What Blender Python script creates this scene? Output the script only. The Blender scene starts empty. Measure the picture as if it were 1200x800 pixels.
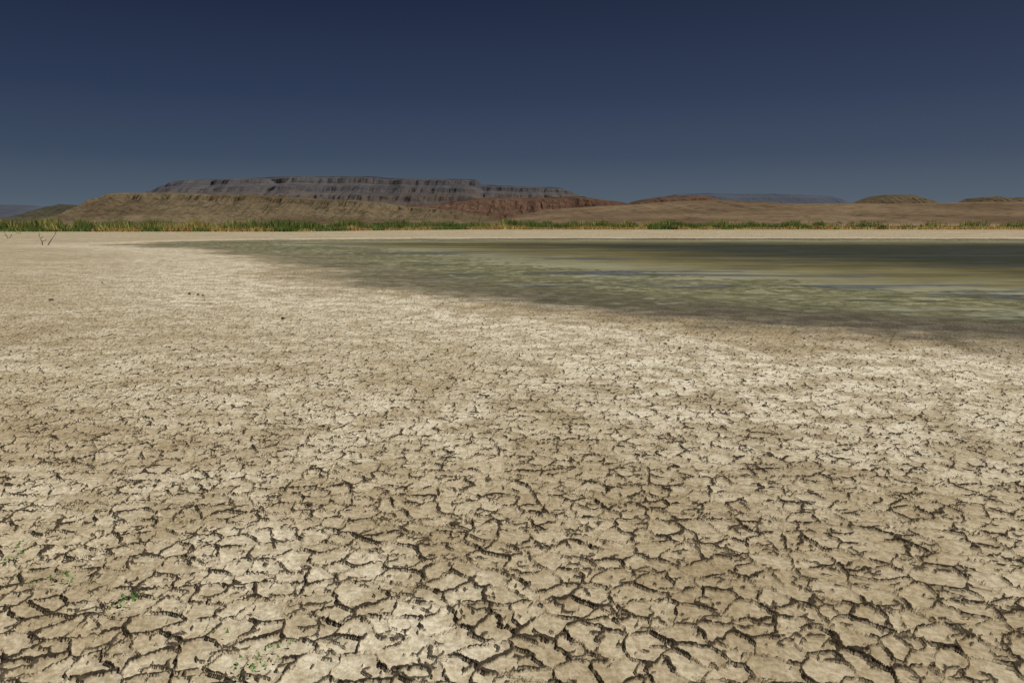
import bpy, math, numpy as np, random, bmesh
from mathutils import Vector
random.seed(7); rng=np.random.default_rng(7)
sc=bpy.context.scene
sc.view_settings.view_transform='Standard'; sc.view_settings.look='None'; sc.view_settings.exposure=0
H0=1.6; FP=933.0; PITCH=math.atan(138/933.0); FH=943.0

# ---------------- helpers
def link(o): sc.collection.objects.link(o); return o
def pixel_to_ground(px,py):  # projects image pixel coordinates through the camera onto the flat ground plane
    u=px-600; v=400-py
    dy=FP*math.cos(PITCH)+v*math.sin(PITCH); dz=v*math.cos(PITCH)-FP*math.sin(PITCH)
    k=H0/-dz
    return (u*k,dy*k)
def hsh(xi,yi,seed):
    h=(xi*374761393+yi*668265263+seed*144269)&0xffffffff
    h=((h^(h>>13))*1274126177)&0xffffffff
    return ((h^(h>>16))&0xffff)/65535.0
def vn(x,y,seed=0):
    xf=np.floor(x); yf=np.floor(y); xi=xf.astype(np.int64); yi=yf.astype(np.int64)
    fx=x-xf; fy=y-yf; fx=fx*fx*(3-2*fx); fy=fy*fy*(3-2*fy)
    a=hsh(xi,yi,seed); b=hsh(xi+1,yi,seed); c=hsh(xi,yi+1,seed); d=hsh(xi+1,yi+1,seed)
    return (a+(b-a)*fx)*(1-fy)+(c+(d-c)*fx)*fy
def fbm(x,y,seed=0,o=4):
    s=0;a=.5;t=0
    for i in range(o):
        s=s+a*vn(x*2**i+17.3*i,y*2**i-9.1*i,seed+i); t+=a; a*=.5
    return s/t
def sst(a,b,x):
    t=np.clip((x-a)/(b-a),0,1); return t*t*(3-2*t)
def grid_mesh(name,V,nr,nc,wrap=False,smooth=True,attrs=None):
    me=bpy.data.meshes.new(name); n=nr*nc
    idx=np.arange(n).reshape(nr,nc)
    if wrap: nx=np.roll(idx,-1,axis=1); a=idx[:-1];b=nx[:-1];c=nx[1:];d=idx[1:]
    else: a=idx[:-1,:-1];b=idx[:-1,1:];c=idx[1:,1:];d=idx[1:,:-1]
    q=np.stack([a,d,c,b] if wrap else [a,b,c,d],-1).reshape(-1).astype(np.int32); nf=len(q)//4
    me.vertices.add(n); me.vertices.foreach_set('co',V.astype(np.float32).reshape(-1))
    me.loops.add(len(q)); me.loops.foreach_set('vertex_index',q)
    me.polygons.add(nf); me.polygons.foreach_set('loop_start',np.arange(0,nf*4,4,dtype=np.int32))
    me.polygons.foreach_set('loop_total',np.full(nf,4,dtype=np.int32))
    me.polygons.foreach_set('use_smooth',np.full(nf,smooth))
    me.update(calc_edges=True)
    for k,v in (attrs or {}).items():
        at=me.attributes.new(k,'FLOAT','POINT'); at.data.foreach_set('value',v.astype(np.float32).reshape(-1))
    return link(bpy.data.objects.new(name,me))

class NT:
    def __init__(s,name,disp=None):
        s.m=bpy.data.materials.new(name); s.m.use_nodes=True; s.t=s.m.node_tree
        s.t.nodes.clear(); s.out=s.t.nodes.new('ShaderNodeOutputMaterial')
        if disp: s.m.displacement_method=disp
    def n(s,ty,props=None,**ins):
        nd=s.t.nodes.new(ty)
        for k,v in (props or {}).items(): setattr(nd,k,v)
        for k,v in ins.items(): s.set(nd,k,v)
        return nd
    def set(s,nd,k,v):
        k=int(k[1:]) if (k[0]=='i' and k[1:].isdigit()) else k.replace('_',' ')
        inp=nd.inputs[k]
        if isinstance(v,bpy.types.NodeSocket): s.t.links.new(v,inp)
        else: inp.default_value=v
    def math(s,op,a,b=0.5,c=None):
        nd=s.t.nodes.new('ShaderNodeMath'); nd.operation=op
        s.set(nd,'i0',a); s.set(nd,'i1',b)
        if c is not None: s.set(nd,'i2',c)
        return nd.outputs[0]
    def vm(s,op,a,b=(0,0,0)):
        nd=s.t.nodes.new('ShaderNodeVectorMath'); nd.operation=op
        s.set(nd,'i0',a)
        if op=='SCALE': s.set(nd,'Scale',b)
        else: s.set(nd,'i1',b)
        return nd.outputs[0]
    def noise(s,vec,scale,detail=3,rough=.55,col=False,dim='3D'):
        nd=s.t.nodes.new('ShaderNodeTexNoise'); nd.noise_dimensions=dim
        s.set(nd,'Vector',vec); nd.inputs['Scale'].default_value=scale
        nd.inputs['Detail'].default_value=detail; nd.inputs['Roughness'].default_value=rough
        return nd.outputs['Color' if col else 'Fac']
    def mr(s,x,a,b,c=0.,d=1.,smooth=True):
        nd=s.t.nodes.new('ShaderNodeMapRange')
        if smooth: nd.interpolation_type='SMOOTHSTEP'
        for i,v in enumerate((x,a,b,c,d)): s.set(nd,'i%d'%i,v)
        return nd.outputs[0]
    def mix(s,f,a,b,bl='MIX'):
        nd=s.t.nodes.new('ShaderNodeMix'); nd.data_type='RGBA'; nd.blend_type=bl
        s.set(nd,'i0',f)
        for k,v in ((6,a),(7,b)):
            if isinstance(v,bpy.types.NodeSocket): s.t.links.new(v,nd.inputs[k])
            else: nd.inputs[k].default_value=(*v,1) if len(v)==3 else v
        return nd.outputs[2]
    def ramp(s,x,stops):
        nd=s.t.nodes.new('ShaderNodeValToRGB'); s.t.links.new(x,nd.inputs[0]); e=nd.color_ramp.elements
        while len(e)<len(stops): e.new(.5)
        for el,(p,c) in zip(e,stops): el.position=p; el.color=(*c,1)
        return nd.outputs[0]
    def attr(s,name,col=False):
        nd=s.t.nodes.new('ShaderNodeAttribute'); nd.attribute_name=name
        return nd.outputs['Color' if col else 'Fac']

# ---------------- lake outline (world metres, mostly projected from image pixels)
shore=[pixel_to_ground(*p) for p in [(165,286.5),(235,289),(300,293),(345,301),(400,313),(470,327),(560,338),(680,348),(760,356),(900,366),(1000,373),(1100,380),(1200,387),(1400,400)]]
shore+=[(25,7.0),(60,4),(110,20),(120,60),(90,82)]
shore+=[pixel_to_ground(*p) for p in [(1250,280.3),(1050,279.8),(800,279.6),(600,279.4),(440,280.2),(320,281.3),(240,283)]]
P=np.array(shore)
def lake_sd(x,y):
    r=np.hypot(x,y)
    a=np.clip(r*0.05,0.3,2.4)
    w1=(fbm(x/3.1,y/3.1,5,4)-.5)*2; w2=(fbm(x/3.1+40,y/3.1,9,4)-.5)*2
    xx=x+w1*a; yy=y+w2*a
    d=np.full(x.shape,1e9); ins=np.zeros(x.shape,bool)
    for i in range(len(P)):
        A=P[i];B=P[(i+1)%len(P)]; e=B-A; l=e@e
        t=np.clip(((xx-A[0])*e[0]+(yy-A[1])*e[1])/l,0,1)
        d=np.minimum(d,np.hypot(xx-A[0]-t*e[0],yy-A[1]-t*e[1]))
        if abs(e[1])>1e-9:
            c=((A[1]>yy)!=(B[1]>yy))&(xx<(B[0]-A[0])*(yy-A[1])/(B[1]-A[1])+A[0]); ins^=c
    return np.where(ins,-d,d)
WL=-0.05
def bed(x,y,sd):
    z=WL*(1-sst(0.0,3.0,sd))+0.004*(1-sst(0,3,sd))
    si=-sd
    z-=0.008*sst(0,4,si)+0.03*sst(5,11,si)+0.2*sst(9,18,si)
    act=1-sst(0.5,3.0,sd)
    n=(fbm(x/2.4,y/1.1,21,5)-.5)*0.050+(fbm(x/.22,y/.22,31,3)-.5)*0.030
    z+=n*act
    und=(fbm(x/5,y/5,77,3)-.5)*0.05*sst(2,6,sd)*(1-sst(60,120,np.hypot(x,y)))
    return z+und

# ---------------- ground sheet
rs=[0.01,.3,.6,.9,1.2,1.5]; r=1.5; dy=.60
while r<30000:
    dr=min(dy*(r*r+H0*H0)/(796*H0), 0.03*r if r>60 else 1e9)
    r+=dr; rs.append(r)
rs=np.array(rs)
dense=np.arange(-40,40,math.degrees(.66/796)); th=np.radians(np.concatenate([dense,np.arange(40,320,4)]))
R,T=np.meshgrid(rs,th,indexing='ij')
X=R*np.sin(T); Y=R*np.cos(T)
SD=np.full(X.shape,60.0); m=R<160
SD[m]=lake_sd(X[m],Y[m])
Z=np.zeros_like(X); Z[m]=bed(X[m],Y[m],SD[m])
SD=np.clip(SD,-60,60)
ground=grid_mesh('dry_lakebed_ground',np.stack([X,Y,Z],-1),len(rs),len(th),wrap=True,attrs={'sd':SD})
print('ground verts',X.size)

g=NT('cracked_clay','DISPLACEMENT')
geo=g.n('ShaderNodeNewGeometry'); pos=geo.outputs['Position']
sep=g.n('ShaderNodeSeparateXYZ',i0=pos)
flat=g.n('ShaderNodeCombineXYZ',X=sep.outputs[0],Y=sep.outputs[1]).outputs[0]
dist=g.vm('LENGTH',flat); dist=g.t.nodes[-1].outputs['Value']
sd=g.attr('sd')
def cen(v,amp): return g.vm('SCALE',g.vm('SUBTRACT',v,(.5,.5,.5)),amp)
w1=cen(g.noise(flat,4.8,1,.5,True,'2D'),.12); w2=cen(g.noise(flat,19,2,.6,True,'2D'),.036)
wp=g.vm('ADD',g.vm('ADD',flat,w1),w2)
def vor(scale,feat='DISTANCE_TO_EDGE',off=(0,0,0)):
    nd=g.n('ShaderNodeTexVoronoi',{'voronoi_dimensions':'2D','feature':feat},Vector=g.vm('ADD',wp,off)); nd.inputs['Scale'].default_value=scale
    nd.inputs['Randomness'].default_value=1.
    return nd
S1,S2=6.5,14.
e1=g.math('DIVIDE',vor(S1).outputs['Distance'],S1)
e2=g.math('DIVIDE',vor(S2,off=(3.7,1.2,0)).outputs['Distance'],S2)
cellc=vor(S1,'F1').outputs['Color']
nW=g.noise(flat,5.2,3,.65,dim='2D'); nW2=g.noise(g.vm('ADD',flat,(9,4,0)),8.,2,.6,dim='2D')
b1=g.noise(flat,.24,4,.62,dim='2D'); b2=g.noise(flat,1.9,5,.72,dim='2D'); b3=g.noise(flat,30,4,.7,dim='2D')
wid1=g.mr(nW,.38,.66,-.0008,.0068); wid2=g.mr(nW2,.46,.68,-.0035,.0045)
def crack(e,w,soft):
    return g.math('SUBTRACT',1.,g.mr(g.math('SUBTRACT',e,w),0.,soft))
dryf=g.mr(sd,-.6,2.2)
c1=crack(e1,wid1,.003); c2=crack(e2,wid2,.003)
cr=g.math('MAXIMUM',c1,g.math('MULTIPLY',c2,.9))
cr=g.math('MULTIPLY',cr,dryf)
sdw=g.math('ADD',sd,g.math('MULTIPLY',g.math('SUBTRACT',b1,.5),8.))
salt=g.mr(sdw,1.8,4.); salt=g.math('MULTIPLY',salt,g.mr(sdw,5.,10.,.95,.15))
band=g.mr(g.noise(g.vm('MULTIPLY',flat,(.25,.6,1)),.62,4,.65,dim='2D'),.44,.62)
salt=g.math('MAXIMUM',salt,g.math('MULTIPLY',band,.6))
salt=g.math('MULTIPLY',salt,g.mr(b2,.40,.60,.25,1.))
clay=g.mix(g.mr(b1,.3,.7),(.42,.352,.24),(.48,.415,.295))
clay=g.mix(g.mr(b2,.35,.65),g.mix(1.,clay,(.82,.80,.76),'MULTIPLY'),clay)
col=g.mix(salt,clay,(.70,.655,.54))
col=g.mix(g.mr(b3,.35,.65),g.mix(1.,col,(.72,.685,.63),'MULTIPLY'),col)
csep=g.n('ShaderNodeSeparateColor',i0=cellc)
col=g.mix(g.math('MULTIPLY',csep.outputs[0],.45),col,g.mix(1.,col,(.74,.70,.63),'MULTIPLY'))
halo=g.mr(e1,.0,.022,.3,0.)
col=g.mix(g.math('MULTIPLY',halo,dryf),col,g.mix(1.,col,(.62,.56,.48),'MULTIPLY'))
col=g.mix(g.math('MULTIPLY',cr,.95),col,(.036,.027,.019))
farf=g.mr(dist,170,330)
plain=g.mix(g.noise(flat,.02,3,.6,dim='2D'),(.20,.14,.08),(.28,.205,.125))
col=g.mix(farf,col,plain)
wn=g.noise(flat,1.1,4,.65,dim='2D'); sdn=g.math('ADD',sd,g.math('MULTIPLY',g.math('SUBTRACT',wn,.5),4.))
mud=g.mix(g.mr(b3,.3,.7),(.06,.053,.040),(.165,.145,.108))
mudl=g.mix(g.mr(b3,.3,.7),(.14,.125,.08),(.25,.225,.155))
mud=g.mix(g.mr(sep.outputs[0],-8,5),mudl,mud)
mud=g.mix(g.mr(b2,.4,.6),g.mix(1.,mud,(.65,.65,.65),'MULTIPLY'),mud)
algae=g.mix(g.mr(wn,.3,.7),(.20,.195,.12),(.33,.315,.21))
algae=g.mix(g.mr(b2,.42,.58),g.mix(1.,algae,(.52,.52,.48),'MULTIPLY'),algae)
algae=g.mix(g.mr(b3,.38,.6),g.mix(1.,algae,(.62,.62,.62),'MULTIPLY'),algae)
wetc=g.mix(g.mr(sdn,-3.2,-1.),algae,mud)
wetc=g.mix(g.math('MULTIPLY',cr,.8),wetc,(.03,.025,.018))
col=g.mix(g.mr(sdn,.2,3.4),wetc,col)
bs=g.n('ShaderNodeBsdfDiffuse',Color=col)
fade=g.mr(dist,22,55,1.,0.)
h=g.math('MULTIPLY',cr,-.013)
h=g.math('ADD',h,g.math('MULTIPLY',g.mr(e1,.0,.04,-.004,0.),dryf))
h=g.math('ADD',h,g.math('MULTIPLY',g.math('MULTIPLY',csep.outputs[1],.007),dryf))
h=g.math('ADD',h,g.math('MULTIPLY',g.math('MULTIPLY',b3,.010),g.mr(sd,-1,3,.6,1.)))
h=g.math('ADD',h,g.math('MULTIPLY',g.math('MULTIPLY',nW2,.011),dryf))
h=g.math('MULTIPLY',h,fade)
dn=g.n('ShaderNodeDisplacement',Height=h,Midlevel=0.,Scale=1.)
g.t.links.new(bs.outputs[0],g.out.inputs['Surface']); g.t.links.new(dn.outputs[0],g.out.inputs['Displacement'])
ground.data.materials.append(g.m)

# ---------------- lake water sheet
rw=[5.0]
while rw[-1]<135: rw.append(rw[-1]+max(.03,1.0*rw[-1]**2/(796*H0)))
rw=np.array(rw); tw=np.radians(np.arange(-32,75,.10))
R,T=np.meshgrid(rw,tw,indexing='ij'); X=R*np.sin(T);Y=R*np.cos(T); sdl=lake_sd(X,Y); dep=WL-bed(X,Y,sdl)
water=grid_mesh('lake_water',np.stack([X,Y,np.full_like(X,WL)],-1),len(rw),len(tw),attrs={'sd':sdl,'dep':dep})
bm=bmesh.new(); bm.from_mesh(water.data); L=bm.verts.layers.float['sd']
bmesh.ops.delete(bm,geom=[v for v in bm.verts if v[L]>1.6],context='VERTS'); bm.to_mesh(water.data); bm.free()
w=NT('murky_water')
geo=w.n('ShaderNodeNewGeometry'); pos=geo.outputs['Position']
sd=w.attr('sd'); dep=w.attr('dep')
st=w.noise(w.vm('MULTIPLY',pos,(.08,.30,1)),1.,6,.68); st2=w.noise(w.vm('MULTIPLY',pos,(.6,1.6,1)),1.,5,.7)
s2=w.math('ADD',sd,w.math('MULTIPLY',w.math('SUBTRACT',st,.5),24.))
c=w.ramp(w.mr(s2,-2,-26,0,1,False),[(0,(.27,.265,.18)),(.3,(.235,.225,.14)),(.45,(.17,.152,.078)),(.62,(.115,.10,.048)),(.8,(.062,.059,.034)),(1,(.038,.042,.031))])
c=w.mix(w.mr(st2,.40,.60,.5,0.),c,w.mix(1.,c,(.55,.57,.58),'MULTIPLY'))
d=w.n('ShaderNodeBsdfDiffuse',Color=c)
gl_=w.n('ShaderNodeBsdfGlossy',Color=(1,1,1,1),Roughness=.10)
bp=w.n('ShaderNodeBump',Height=w.noise(w.vm('MULTIPLY',pos,(1,1.8,1)),5,3,.6)); bp.inputs['Strength'].default_value=.4; bp.inputs['Distance'].default_value=.02
w.t.links.new(bp.outputs[0],gl_.inputs['Normal'])
pool=w.mr(w.noise(w.vm('MULTIPLY',w.vm('ADD',pos,(31,7,0)),(.10,.38,1)),1.,4,.6),.53,.57,.08,.75)
pool=w.math('MULTIPLY',pool,w.mr(sd,-18,-11,.3,1.))
m1=w.n('ShaderNodeMixShader',i0=pool,i1=d.outputs[0],i2=gl_.outputs[0])
tr=w.n('ShaderNodeBsdfTransparent',Color=(.90,.90,.84,1))
op=w.mr(dep,.0,.022,.10,1.)
mx=w.n('ShaderNodeMixShader',i0=op,i1=tr.outputs[0],i2=m1.outputs[0])
w.t.links.new(mx.outputs[0],w.out.inputs['Surface']); water.data.materials.append(w.m)

# ---------------- hills
def rockmat(name,stops,zs,hs,spot,spotc,bump=6.,spa=.7,talus=None):
    k=NT(name); geo=k.n('ShaderNodeNewGeometry'); pos=geo.outputs['Position']
    v=k.vm('MULTIPLY',pos,(hs,hs,zs)); n1=k.noise(v,1.,4,.6)
    c=k.ramp(n1,stops)
    sp=k.noise(pos,spot,4,.75)
    if talus:
        z=k.n('ShaderNodeSeparateXYZ',i0=pos).outputs[2]
        c=k.mix(k.mr(k.math('ADD',z,k.math('MULTIPLY',sp,120.)),talus[0],talus[1],1.,0.),c,talus[2])
    c=k.mix(k.mr(sp,.46,.62,0.,spa),c,spotc)
    big=k.noise(pos,spot*.1,3,.6); c=k.mix(k.mr(big,.38,.62,.6,0.),c,k.mix(1.,c,(.58,.56,.56),'MULTIPLY'))
    b=k.n('ShaderNodeBsdfDiffuse',Color=c)
    bp=k.n('ShaderNodeBump',Height=k.math('ADD',n1,k.math('MULTIPLY',sp,1.))); bp.inputs['Strength'].default_value=.9; bp.inputs['Distance'].default_value=bump
    k.t.links.new(bp.outputs[0],b.inputs['Normal']); k.t.links.new(b.outputs[0],k.out.inputs['Surface']); return k.m
MESA=([0,.2,.42,.56,.60,.72,.76,.86,.89,.97,1],[0,.10,.30,.44,.54,.64,.74,.83,.94,.985,1])
TAN=([0,.3,.6,.85,.9,.96,1],[0,.12,.38,.76,.94,.99,1])
SOFT=([0,.2,.5,.8,1],[0,.12,.48,.88,1])
FAN=([0,.3,.6,.9,1],[0,.22,.52,.92,1])
def hill(name,prof,D,W,back,mat,sec,gl,ga,seed,rimn=.02,nc=900,nr=120):
    prof=np.array(prof,float); px=np.linspace(prof[0,0],prof[-1,0],nc)
    Hh=np.maximum(D*(262-np.interp(px,prof[:,0],prof[:,1]))/FH+H0,0)
    x=D*(px-600)/FH
    Hh=Hh*(1+(fbm(x/(gl*1.5),x*0,seed+50,5)-.5)*2*rimn)
    t=np.concatenate([np.linspace(0,1,nr),np.linspace(1.02,1.5,8),np.linspace(1.6,2.2,8)])
    Tt,Xx=np.meshgrid(t,x,indexing='ij'); Hg=np.tile(Hh,(len(t),1))
    rid=np.abs(fbm(Xx/gl+(fbm(Xx/gl,Tt*4,seed+3)-.5)*.8,Tt*1.3,seed,4)-.5)*4-.7
    fine=np.abs(fbm(Xx/(gl*.22),Tt*2.5,seed+8,4)-.5)*2-.3
    tp=Tt+(rid*ga+fine*ga*.7)*np.clip(1.1-Tt*.75,0.3,1)*np.minimum(1,Tt*4)
    S=np.interp(np.clip(tp,0,1),*sec)
    S=np.where(Tt>1,np.interp(Tt,[1,1.5,2.2],[1,.97,0]),np.where(Tt>.985,1,S))
    Zz=Hg*S-1.0+ (fbm(Xx/(gl*.12),Tt*9,seed+19,3)-.5)*.05*Hg*np.clip(1-Tt,0,1)**.3*(Tt<1)
    Yy=np.where(Tt<=1,D-W+W*Tt,D+(Tt-1)*back)
    o=grid_mesh(name,np.stack([Xx,Yy,Zz],-1),len(t),nc,smooth=False); o.data.materials.append(mat); return o
grey=rockmat('haze_tinted_shale',[(.30,(.060,.058,.064)),(.44,(.096,.088,.086)),(.50,(.066,.064,.071)),(.60,(.100,.092,.090)),(.72,(.068,.066,.072))],.022,.0010,.005,(.055,.057,.067),15,.55,(230,330,(.100,.082,.070)))  # grey shale strata with a slight blue atmospheric haze mixed into the colours
blue=rockmat('haze_tinted_rock',[(.3,(.065,.074,.098)),(.7,(.088,.095,.118))],.02,.0005,.004,(.066,.08,.105),12)  # far rock; blue-grey aerial haze is painted into the base colour
tan=rockmat('tan_shale',[(.3,(.115,.084,.050)),(.5,(.155,.120,.074)),(.7,(.115,.080,.047))],.05,.003,.05,(.058,.052,.031),5)
olive=rockmat('olive_slope',[(.3,(.07,.065,.044)),(.7,(.09,.082,.055))],.05,.004,.06,(.04,.040,.028),4)
red=rockmat('red_soil',[(.3,(.085,.046,.033)),(.5,(.13,.078,.052)),(.7,(.10,.057,.039))],.05,.003,.03,(.055,.040,.030),6)
sand=rockmat('sandy_slope',[(.3,(.145,.102,.063)),(.7,(.20,.145,.092))],.01,.002,.02,(.085,.066,.042),4)
hill('grey_mesa_mountain',[(150,262),(172,240),(186,224),(210,213.5),(240,211.5),(300,210),(340,208),(440,208.5),(456,210.5),(545,211),(558,212),(566,217.5),(600,219),(655,221),(668,225),(690,236),(730,262)],6500,1900,1500,grey,MESA,420,.12,11,nc=1400,nr=160)
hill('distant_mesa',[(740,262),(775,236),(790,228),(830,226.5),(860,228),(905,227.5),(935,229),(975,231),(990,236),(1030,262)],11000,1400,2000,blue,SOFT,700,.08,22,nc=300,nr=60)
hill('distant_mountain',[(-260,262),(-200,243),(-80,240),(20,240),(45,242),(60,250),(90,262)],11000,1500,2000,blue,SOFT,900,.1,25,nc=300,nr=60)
hill('olive_hill',[(20,262),(40,254),(60,243),(72,239.5),(100,241),(120,243),(180,262)],2300,350,300,olive,SOFT,70,.12,33,nc=250,nr=70)
hill('tan_mesa_hill',[(25,262),(80,254),(112,240),(130,228.5),(136,226.5),(200,226.5),(260,228),(300,227.5),(340,231),(400,234),(450,237.5),(480,242),(540,247),(620,262)],1700,420,400,tan,TAN,55,.17,44,rimn=.03)
hill('red_hill',[(380,262),(430,244),(470,241),(510,240),(545,235),(580,232.5),(610,234),(640,231),(680,230),(705,233),(740,239),(800,262)],3400,700,500,red,SOFT,140,.20,55,rimn=.06)
hill('red_hill',[(700,262),(745,236),(770,231.5),(810,229.5),(830,230.5),(850,236),(900,262)],4200,700,500,red,SOFT,160,.18,57,rimn=.05,nc=250,nr=60)
hill('sandy_hill',[(560,262),(640,246),(700,242),(740,240),(800,235.5),(850,235),(920,239),(1000,238.5),(1080,238),(1140,237.5),(1240,236),(1400,234),(1600,240),(1800,262)],3000,1500,900,sand,FAN,200,.13,66,rimn=.04)
hill('small_mesa_hill',[(985,262),(1005,240),(1025,231.5),(1034,228.5),(1070,228.5),(1078,232),(1095,238),(1120,262)],3600,500,300,tan,SOFT,90,.10,71,nc=250,nr=60)
hill('small_mesa_hill',[(1110,262),(1138,237),(1150,231),(1166,230.5),(1180,232.5),(1198,231.5),(1240,230),(1300,232),(1400,262)],3700,500,300,tan,SOFT,90,.10,72,nc=250,nr=60)

# ---------------- vegetation
def veg_mat(name,sat=1.):
    k=NT(name); c=k.attr('col',True)
    a=k.n('ShaderNodeBsdfDiffuse',Color=c); b=k.n('ShaderNodeBsdfTranslucent',Color=c)
    m_=k.n('ShaderNodeMixShader',i0=.45,i1=a.outputs[0],i2=b.outputs[0]); k.t.links.new(m_.outputs[0],k.out.inputs['Surface']); return k.m
def tri_obj(name,V,C,mat):
    V=np.array(V,np.float32).reshape(-1,3)
    me=bpy.data.meshes.new(name); me.from_pydata(V.tolist(),[],np.arange(len(V)).reshape(-1,3).tolist())
    at=me.color_attributes.new('col','FLOAT_COLOR','POINT'); cc=np.ones((len(V),4),np.float32); cc[:,:3]=np.repeat(np.array(C,np.float32),3,axis=0)
    at.data.foreach_set('color',cc.reshape(-1)); me.materials.append(mat); return link(bpy.data.objects.new(name,me))
vm_=veg_mat('foliage')
V=[];C=[]
def blade(x,y,z,h,wd,c):
    a=random.uniform(0,math.pi); dx=math.cos(a)*wd/2; dy_=math.sin(a)*wd/2
    lx=random.gauss(0,.28)*h; ly=random.gauss(0,.28)*h
    V.extend([(x-dx,y-dy_,z),(x+dx,y+dy_,z),(x+lx,y+ly,z+h)]); j=random.uniform(.75,1.3); C.append(tuple(q*j for q in c))
GREEN=[(.15,.20,.055),(.19,.23,.07),(.12,.17,.05)]; YEL=[(.46,.43,.15),(.40,.37,.13)]; ORG=[(.46,.24,.10),(.50,.31,.13),(.36,.22,.11)]
N=85000
pxs=rng.uniform(-350,1550,N); depth=rng.uniform(0,1,N)
hn=fbm(pxs/16,depth*2,91,4); gn=fbm(pxs/45,depth*1.5,95,4)
for i in range(N):
    p=pxs[i]; t=depth[i]
    base=158+ (55*min(1,max(0,(p-350)/200))) + t*48
    x=base*(p-600)/FH; y=base
    if p>985:
        if random.random()>.25 or hn[i]<.45: 
            if random.random()<.5: continue
            blade(x,y,-.02,random.uniform(.4,1.1),.3,random.choice(YEL+ORG)); continue
    hh=(.9+4.2*max(0,hn[i]-.28))
    if t<.3: hh*=.42; c=random.choice(ORG+YEL) if gn[i]<.6 else random.choice(GREEN)
    else:
        g_=gn[i]+.16*(p>380)
        c=random.choice(GREEN) if random.random()<(g_-.40)*3.5 else random.choice(YEL+YEL+ORG[2:])
        if hn[i]<.40: hh*=.6
    blade(x,y,-.02,hh*random.uniform(.6,1.15),random.uniform(.2,.5),c)
tri_obj('reed_bed',V,C,vm_)
V=[];C=[]
bushes=[(p+random.uniform(-4,4),random.uniform(1.4,2.9)) for p in [352,368,376,444,452,520,530,590,660,700,740,772,786,796,806,850,880,905,925,960,1003,1012,1022,1032,1040,1070,1078,1136,1186,-40,60,1260,1330]]
for p,h in bushes:
    base=random.uniform(215,240); bx=base*(p-600)/FH
    for _ in range(5):
        cx=bx+random.gauss(0,1.9); cy=base+random.gauss(0,1.2); rr=random.uniform(.6,1.2); hz=h*random.uniform(.5,1)
        for _ in range(110):
            v=Vector((random.gauss(0,1),random.gauss(0,1),random.gauss(0,1))).normalized()*random.uniform(.6,1.05)
            q=Vector((cx+v.x*rr*1.3,cy+v.y*rr*1.3,hz*.5+v.z*hz*.55))
            if q.z<0: continue
            s=random.uniform(.1,.24)
            for _k in range(3): V.append(tuple(q+Vector((random.uniform(-s,s),random.uniform(-s,s),random.uniform(-s,s)))))
            j=random.uniform(.6,1.3); C.append((.065*j,.115*j,.035*j))
tri_obj('shrub_thicket',V,C,vm_)

V=[];C=[]
for px,py,n in [(12,655,26),(66,678,20),(100,680,8),(152,706,26),(140,712,10),(292,778,22),(300,790,12),(322,764,6),(250,745,5),(18,640,8)]:
    cx,cy=pixel_to_ground(px,py)
    for _ in range(n):
        x=cx+random.gauss(0,.035); y=cy+random.gauss(0,.035); zz=.012; s=random.uniform(.006,.018); a=random.uniform(0,6.28)
        d1=Vector((math.cos(a),math.sin(a),random.uniform(.4,1.2)))*s; d2=Vector((-math.sin(a),math.cos(a),.1))*s*.45
        o=Vector((x,y,zz)); V.extend([tuple(o-d2),tuple(o+d2),tuple(o+d1)]); j=random.uniform(.8,1.2); C.append((.11*j,.27*j,.06*j))
tri_obj('green_sprouts',V,C,vm_)

wood=NT('dead_wood'); wb=wood.n('ShaderNodeBsdfPrincipled',Base_Color=wood.mix(wood.noise(wood.n('ShaderNodeNewGeometry').outputs['Position'],30,3),(.03,.024,.02),(.07,.055,.04)),Roughness=.9); wood.t.links.new(wb.outputs[0],wood.out.inputs[0])
def branch(px,py,h,seed):
    rr=random.Random(seed); cx,cy=pixel_to_ground(px,py)
    cu=bpy.data.curves.new('dead_branch','CURVE'); cu.dimensions='3D'; cu.bevel_depth=1.; cu.bevel_resolution=1
    def grow(p,d,l,rad,lev):
        n=5; pts=[(p.copy(),rad)]
        for i in range(n):
            d=(d+Vector((rr.gauss(0,.22),rr.gauss(0,.22),rr.gauss(0,.12)))).normalized(); p=p+d*l/n; pts.append((p.copy(),rad*(1-.15*(i+1))))
            if lev<2 and i>0 and rr.random()<.45:
                grow(p.copy(),(d+Vector((rr.gauss(0,.8),rr.gauss(0,.5),rr.uniform(-.1,.5)))).normalized(),l*.5,rad*.6,lev+1)
        sp=cu.splines.new('POLY'); sp.points.add(n)
        for q,(a,b) in zip(sp.points,pts): q.co=(*a,1); q.radius=b
    for k in range(2): grow(Vector((cx+rr.gauss(0,.2),cy,-.03)),Vector((rr.gauss(0,.45),rr.gauss(0,.3),1.5)).normalized(),h*rr.uniform(.8,1.1),.04,0)
    cu.materials.append(wood.m); link(bpy.data.objects.new('dead_branch',cu))
branch(50,287,1.0,4); branch(24,274,.9,5); branch(10,279,.6,8)

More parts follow.
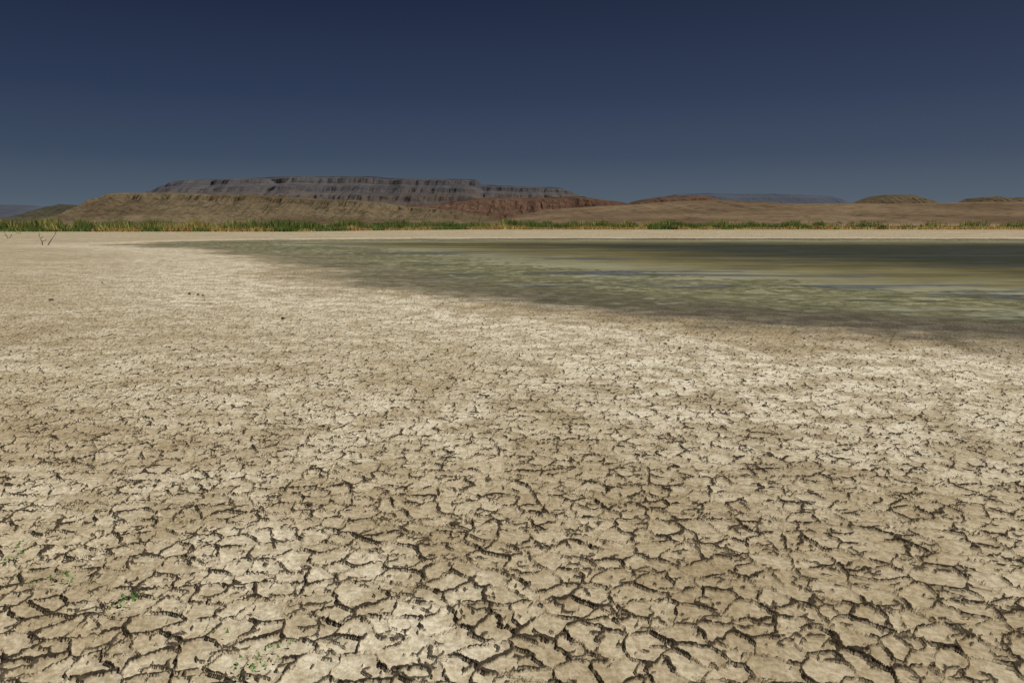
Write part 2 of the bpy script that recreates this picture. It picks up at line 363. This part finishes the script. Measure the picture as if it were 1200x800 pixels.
stm=NT('stone_rock'); sb=stm.n('ShaderNodeBsdfPrincipled',Base_Color=stm.mix(stm.noise(stm.n('ShaderNodeNewGeometry').outputs['Position'],25,4),(.08,.065,.05),(.26,.21,.15)),Roughness=.9); stm.t.links.new(sb.outputs[0],stm.out.inputs[0])
bm=bmesh.new()
pts=[(232,346,.04),(222,345,.03),(238,347,.03),(332,374,.03),(780,404,.02),(796,409,.02),(120,332,.03),(60,352,.03)]
for _ in range(60): pts.append((random.uniform(-100,1300),random.uniform(285,480),random.uniform(.006,.016)))
for px,py,s in pts:
    x,y=pixel_to_ground(px,py)
    if lake_sd(np.array([x]),np.array([y]))[0]<1.5: continue
    ret=bmesh.ops.create_icosphere(bm,subdivisions=2,radius=s)
    sx,sy,sz=random.uniform(.8,1.6),random.uniform(.7,1.2),random.uniform(.4,.8); ph=random.uniform(0,99)
    for v in ret['verts']:
        k=1+.35*math.sin(v.co.x/s*2.3+ph)*math.cos(v.co.y/s*2.9+ph)+.12*math.sin(v.co.z/s*5+ph)
        v.co=Vector((x+v.co.x*k*sx,y+v.co.y*k*sy,.012+v.co.z*k*sz+s*.2))
me=bpy.data.meshes.new('scattered_stones'); bm.to_mesh(me); bm.free(); me.materials.append(stm.m); link(bpy.data.objects.new('scattered_stones',me))

# ---------------- light
EL=math.radians(54); AZ=math.radians(62)
sd_=Vector((math.sin(AZ)*math.cos(EL),math.cos(AZ)*math.cos(EL),math.sin(EL)))
sl=bpy.data.lights.new('sun','SUN'); sl.energy=5.0; sl.angle=math.radians(.5); sl.color=(1,.96,.88)
so=link(bpy.data.objects.new('sun',sl)); so.rotation_euler=sd_.to_track_quat('Z','Y').to_euler()
W=bpy.data.worlds.new('World'); sc.world=W; W.use_nodes=True; nt=W.node_tree; nt.nodes.clear()
out=nt.nodes.new('ShaderNodeOutputWorld'); bg=nt.nodes.new('ShaderNodeBackground'); sky=nt.nodes.new('ShaderNodeTexSky')
sky.sky_type='NISHITA'; sky.sun_disc=False; sky.sun_elevation=EL; sky.sun_rotation=AZ
tc=nt.nodes.new('ShaderNodeTexCoord'); sx=nt.nodes.new('ShaderNodeSeparateXYZ'); nt.links.new(tc.outputs['Generated'],sx.inputs[0])
rp=nt.nodes.new('ShaderNodeValToRGB'); nt.links.new(sx.outputs[2],rp.inputs[0])
K=1/.06
st=[(0,(.115,.158,.205)),(.03,(.076,.110,.158)),(.08,(.039,.062,.115)),(.15,(.020,.034,.082)),(.26,(.007,.013,.042)),(1,(.008,.014,.045))]
e=rp.color_ramp.elements
while len(e)<len(st): e.new(.5)
for el,(p,c) in zip(e,st): el.position=p; el.color=(*c,1)
sc1=nt.nodes.new('ShaderNodeVectorMath'); sc1.operation='SCALE'; sc1.inputs['Scale'].default_value=K*.85; nt.links.new(rp.outputs[0],sc1.inputs[0])
sc2=nt.nodes.new('ShaderNodeVectorMath'); sc2.operation='SCALE'; sc2.inputs['Scale'].default_value=.06; nt.links.new(sky.outputs[0],sc2.inputs[0])
ad=nt.nodes.new('ShaderNodeVectorMath'); ad.operation='ADD'; nt.links.new(sc1.outputs[0],ad.inputs[0]); nt.links.new(sc2.outputs[0],ad.inputs[1])
nt.links.new(ad.outputs[0],bg.inputs[0]); bg.inputs[1].default_value=.06; nt.links.new(bg.outputs[0],out.inputs[0])

cam=bpy.data.cameras.new('camera'); cam.sensor_width=36; cam.lens=28; cam.clip_end=60000; cam.clip_start=.05
co=link(bpy.data.objects.new('camera',cam)); co.location=(0,0,H0); co.rotation_euler=(math.radians(90)-PITCH,0,0); sc.camera=co
